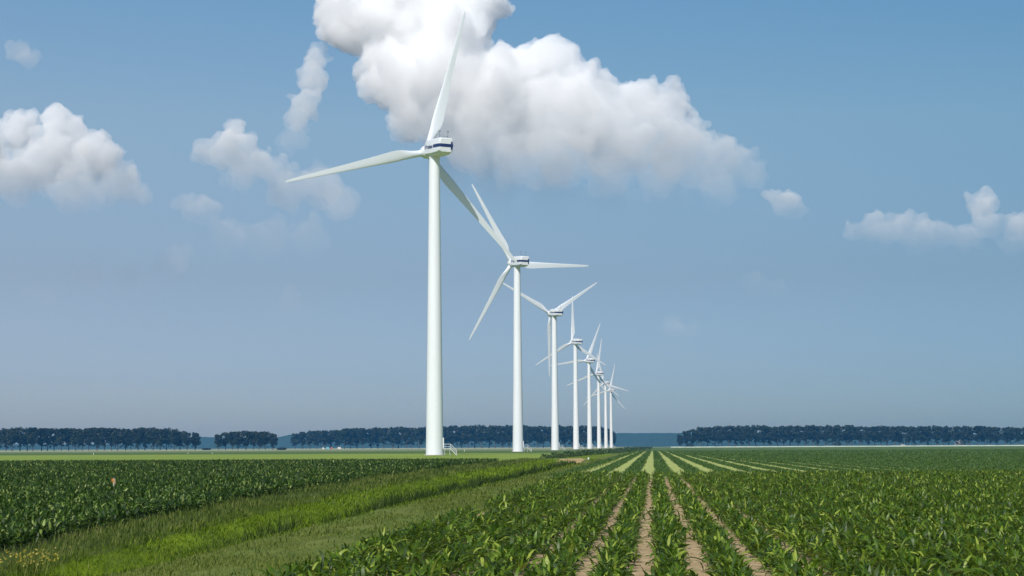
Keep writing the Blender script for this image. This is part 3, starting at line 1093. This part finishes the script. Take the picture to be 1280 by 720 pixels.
def post(px, py, h, label, r_=.07):
    d = F * CAMZ / (py - horizon(px))
    p = gpt(px, d)
    mb = MB()
    mb.lathe([(r_, -.2), (r_, h * .92), (r_ * .6, h)], 10)
    o = mb.build('marker_post', M['white_post'])
    o.location = p
    return tag(o, label, 'post', 'white marker posts')


post(580.5, 564.5, .75, 'small white post on the grass right of the nearest turbine stair', .09)
post(235, 567.2, .35, 'left one of two small white posts on the bright meadow strip', .09)
post(265.5, 567.2, .35, 'right one of two small white posts on the bright meadow strip', .09)
post(117, 568.5, .6, 'lone white post at the meadow strip, far left', .07)
post(735.5, 573.5, .2, 'short white post beside the grass track near the sandy patch', .12)

# orange marker in the leafy crop
p = cam_pt(142.5, 597, 63)
root = tag(empty('marker_flag', (p.x, p.y, -.06)), 'small orange and cream marker poking out of the leafy crop', 'marker')
mb = MB()
mb.bar((0, 0, 0), (0, 0, .72), .012)
mb.build('pole', M['white_post'], root)
for nm, mat, x0, x1, z0, z1 in (('flag', M['orange_cloth'], -.1, .02, .58, .7), ('flag_tail', M['cream_cloth'], -.04, .07, .5, .66)):
    mb = MB()
    n_ = 6
    for sgn in (-.006, .006):
        g = [[mb.bm.verts.new((x0 + (x1 - x0) * i / n_, .03 * math.sin(i * 1.3) + sgn - (.02 if nm == 'flag_tail' else 0), z0 + (z1 - z0) * j / 3 + .012 * math.sin(i + j))) for i in range(n_ + 1)] for j in range(4)]
        for j in range(3):
            for i in range(n_):
                mb.bm.faces.new((g[j][i], g[j][i + 1], g[j + 1][i + 1], g[j + 1][i]))
    fo = mb.build(nm, mat, root)
    fo.rotation_euler.z = YAW

# yellow flowers on the ditch bank, lower left corner
p0 = ray_ground(34, 717)
root = tag(empty('flower_clump', (p0.x, p0.y, float(ground_z(p0.x, p0.y)))), 'clump of yellow flowers on the ditch bank in the lower left corner', 'flowers')
n = 260
B = np.stack([rng.normal(0, .22, n), rng.normal(0, .4, n), np.zeros(n)], -1)
v_, q_, t_ = leaf_strips(B, rng.uniform(0, 6.28, n), rng.uniform(.15, .38, n), np.full(n, .014), R(1) * rng.uniform(60, 90, n), R(1) * rng.uniform(5, 50, n), 2, rng.uniform(0, 1, n))
o = link('stems', np_mesh('stems', v_, q_, t_, True), M['track_grass'], root)
o.name = 'stem_tuft'
o['kind'] = 'stuff'
n = 120
hx = np.stack([rng.normal(0, .26, n), rng.normal(0, .55, n), rng.uniform(.15, .34, n)], -1)
u = rng.normal(0, 1, (n * 2, 3))
u /= np.linalg.norm(u, axis=1)[:, None]
vv = np.cross(u, rng.normal(0, 1, (n * 2, 3)))
vv = vv / np.linalg.norm(vv, axis=1)[:, None] * .018
u *= .02
hh = np.repeat(hx, 2, 0)
link('blossom', np_mesh('blossom', np.stack([hh - u, hh - vv, hh + u, hh + vv], 1).reshape(-1, 3), np.arange(n * 8).reshape(-1, 4), np.repeat(rng.uniform(0, 1, n * 2), 4)), M['petal'], root)

# ------------------------------------------------------------------ clouds: real volumes 11 km away
bmi = bmesh.new()
bmesh.ops.create_icosphere(bmi, subdivisions=2, radius=1)
IV = np.array([v.co[:] for v in bmi.verts])
IF = np.array([[v.index for v in f.verts] for f in bmi.faces])
bmi.free()


def cloud(label, blobs, D, dens, seed, vox=16, fade=700, g=-0.35, low=.06, kids=(9, 7), flatd=.6, lean=.5):
    rnd = random.Random(seed)
    S = D / F
    allb = []
    for (px, py, r) in blobs:
        allb.append((cam_pt(px, py, D + (rnd.uniform(-.6, .6) * r * flatd + (200 - py) * lean) * S), r * S * .9))
    lev = list(allb)
    for n_, ratio in zip(kids, (.46, .42)):
        new = []
        for p, r in lev:
            for i in range(n_):
                d = Vector((rnd.gauss(0, 1), rnd.gauss(0, 1), rnd.gauss(.3, .85))).normalized()
                new.append((p + d * (r * .92), r * ratio * rnd.uniform(.6, 1.15)))
        allb = allb + new
        lev = new
    cen = sum((p for p, _ in allb), Vector()) / len(allb)
    Vs, Fs, n0 = [], [], 0
    for p, r in allb:
        Vs.append(IV * r + np.array(p - cen))
        Fs.append(IF + n0)
        n0 += len(IV)
    me_ = np_mesh('cloud', np.concatenate(Vs), np.concatenate(Fs))
    o = link('cloud', me_)
    o.location = cen
    md = o.modifiers.new('remesh', 'REMESH')
    md.mode = 'VOXEL'
    md.voxel_size = vox * 1.3
    for sz, st in ((420, 130), (170, 120), (75, 75), (34, 34)):
        tx = bpy.data.textures.new('billow', 'CLOUDS')
        tx.noise_scale = sz
        tx.noise_depth = 2
        dm = o.modifiers.new('displace', 'DISPLACE')
        dm.texture = tx
        dm.texture_coords = 'GLOBAL'
        dm.strength = st
        dm.mid_level = .5
    md = o.modifiers.new('remesh', 'REMESH')
    md.mode = 'VOXEL'
    md.voxel_size = vox
    dg_ = bpy.context.evaluated_depsgraph_get()
    m2 = bpy.data.meshes.new_from_object(o.evaluated_get(dg_))
    o.modifiers.clear()
    o.data = m2
    mt = bpy.data.materials.new('cloud_vapour')
    mt.use_nodes = True
    t = mt.node_tree
    t.nodes.remove(t.nodes['Principled BSDF'])
    pv = t.nodes.new('ShaderNodeVolumePrincipled')
    pv.inputs['Color'].default_value = (1, 1, 1, 1)
    pv.inputs['Anisotropy'].default_value = g
    zl = cam_pt(640, max(b[1] + b[2] for b in blobs), D).z - cen.z
    tcn = N(t, 'ShaderNodeTexCoord')
    sp = N(t, 'ShaderNodeSeparateXYZ')
    t.links.new(tcn.outputs['Object'], sp.inputs[0])
    mr = N(t, 'ShaderNodeMapRange', interpolation_type='SMOOTHSTEP')
    mr.inputs[1].default_value, mr.inputs[2].default_value = zl, zl + fade
    mr.inputs[3].default_value, mr.inputs[4].default_value = dens * low, dens
    t.links.new(sp.outputs['Z'], mr.inputs[0])
    t.links.new(mr.outputs[0], pv.inputs['Density'])
    t.links.new(pv.outputs[0], t.nodes['Material Output'].inputs['Volume'])
    m2.materials.clear()
    m2.materials.append(mt)
    return tag(o, label, 'cloud', 'cumulus clouds')


BIG = [(445, 30, 48), (415, 25, 26), (430, -20, 50), (520, 22, 62), (575, 20, 50), (600, 0, 40), (480, -10, 46), (545, -25, 50), (560, 90, 70), (500, 100, 50), (480, 70, 40), (615, 120, 60), (690, 82, 44), (655, 95, 36), (722, 95, 24), (655, 150, 55),
       (720, 140, 55), (765, 140, 34), (800, 128, 34), (836, 130, 26), (815, 155, 34), (865, 160, 18), (775, 180, 50), (845, 185, 45), (700, 200, 46), (600, 165, 48), (540, 150, 40), (510, 150, 34), (585, 190, 34), (885, 205, 36), (912, 205, 30), (938, 220, 22), (905, 235, 22),
       (650, 205, 36), (760, 220, 32), (820, 220, 32)]
cloud('big white towering cumulus behind the nearest turbine', BIG, 15000, .0085, 1, 12, 1800, low=.05, g=-.25, flatd=.3, lean=.38)
cloud('pale cloud arm hanging left of the big cumulus', [(397, 72, 19), (390, 100, 20), (383, 130, 21), (370, 150, 19), (364, 175, 17), (358, 190, 10)], 15000, .0042, 5, 13, 800)
cloud('small white puff at the right tail of the big cumulus', [(966, 250, 14), (980, 258, 15), (1000, 264, 11)], 15000, .007, 6, 12, 350)
cloud('bright cumulus cut by the left edge of the photo', [(22, 168, 28), (85, 170, 34), (60, 200, 38), (118, 200, 36), (150, 228, 30), (178, 243, 18), (20, 225, 36), (90, 240, 36), (-25, 190, 40)], 15000, .008, 2, 12, 1150, low=.05, g=-.3, flatd=.3)
cloud('hazy peaked cloud midway between left cumulus and turbine', [(285, 188, 26), (315, 206, 30), (258, 190, 16), (293, 160, 12), (345, 222, 24), (300, 225, 22)], 15000, .006, 3, 13, 900)
cloud('small round pale puff below the hazy peaked cloud', [(243, 262, 20), (262, 264, 18)], 15000, .004, 7, 13, 450)
cloud('faint wide veil of cloud under the hazy peaked cloud', [(330, 300, 30), (285, 300, 26), (390, 300, 28), (405, 235, 30), (360, 240, 28), (425, 255, 22)], 15500, .0013, 8, 18, 800)
cloud('long low pale cloud at the right, right of the big cumulus', [(1064, 286, 15), (1090, 284, 20), (1108, 292, 18), (1125, 284, 19), (1150, 292, 20), (1175, 293, 18), (1202, 297, 19), (1140, 303, 18)], 15500, .0044, 4, 13, 600)
cloud('pale cloud cut by the right edge of the photo', [(1226, 258, 19), (1236, 280, 16), (1272, 285, 20), (1295, 290, 26), (1268, 305, 18)], 15500, .0044, 9, 13, 700)
cloud('small dim puff near the upper left corner', [(22, 62, 16), (36, 74, 11), (12, 54, 10)], 15000, .0020, 10, 13, 300)
cloud('faint small cloud low in the sky right of the fourth turbine', [(842, 415, 20), (862, 420, 16)], 16000, .0009, 11, 16, 400)
cloud('faint flat cloud patch right of the big cumulus, low', [(945, 360, 16), (972, 364, 14)], 16000, .0009, 12, 16, 400)
cloud('very faint veil low at the left side of the sky', [(60, 372, 26), (110, 350, 24), (160, 360, 26), (215, 330, 22)], 16500, .0005, 14, 18, 900)
cloud('very faint puff low in the sky left of the nearest turbine tower', [(362, 382, 18), (380, 390, 14), (350, 395, 14)], 16500, .0006, 15, 16, 500)
cloud('very faint puff just right of the nearest turbine tower', [(565, 320, 14), (578, 326, 10)], 16500, .0008, 16, 16, 350)
cloud('faint grey base spreading under the big cumulus', [(560, 215, 34), (620, 235, 34), (690, 245, 34), (760, 248, 32), (830, 246, 30), (900, 246, 26), (960, 262, 20)], 16500, .0011, 13, 18, 1200)

# ------------------------------------------------------------------ the hazy air
mb = MB()
mb.box(-8300, 8300, -8300, 8300, -2.2, 106)
hz = mb.build('haze', None)
mt = bpy.data.materials.new('haze_air')
mt.use_nodes = True
t = mt.node_tree
t.nodes.remove(t.nodes['Principled BSDF'])
pv = t.nodes.new('ShaderNodeVolumePrincipled')
pv.inputs['Density'].default_value = 0.000135
pv.inputs['Color'].default_value = (0.06, 0.29, 0.70, 1)
pv.inputs['Absorption Color'].default_value = (0.7, 0.325, 0.0, 1)
t.links.new(pv.outputs[0], t.nodes['Material Output'].inputs['Volume'])
hz.data.materials.append(mt)
tag(hz, kind='stuff')
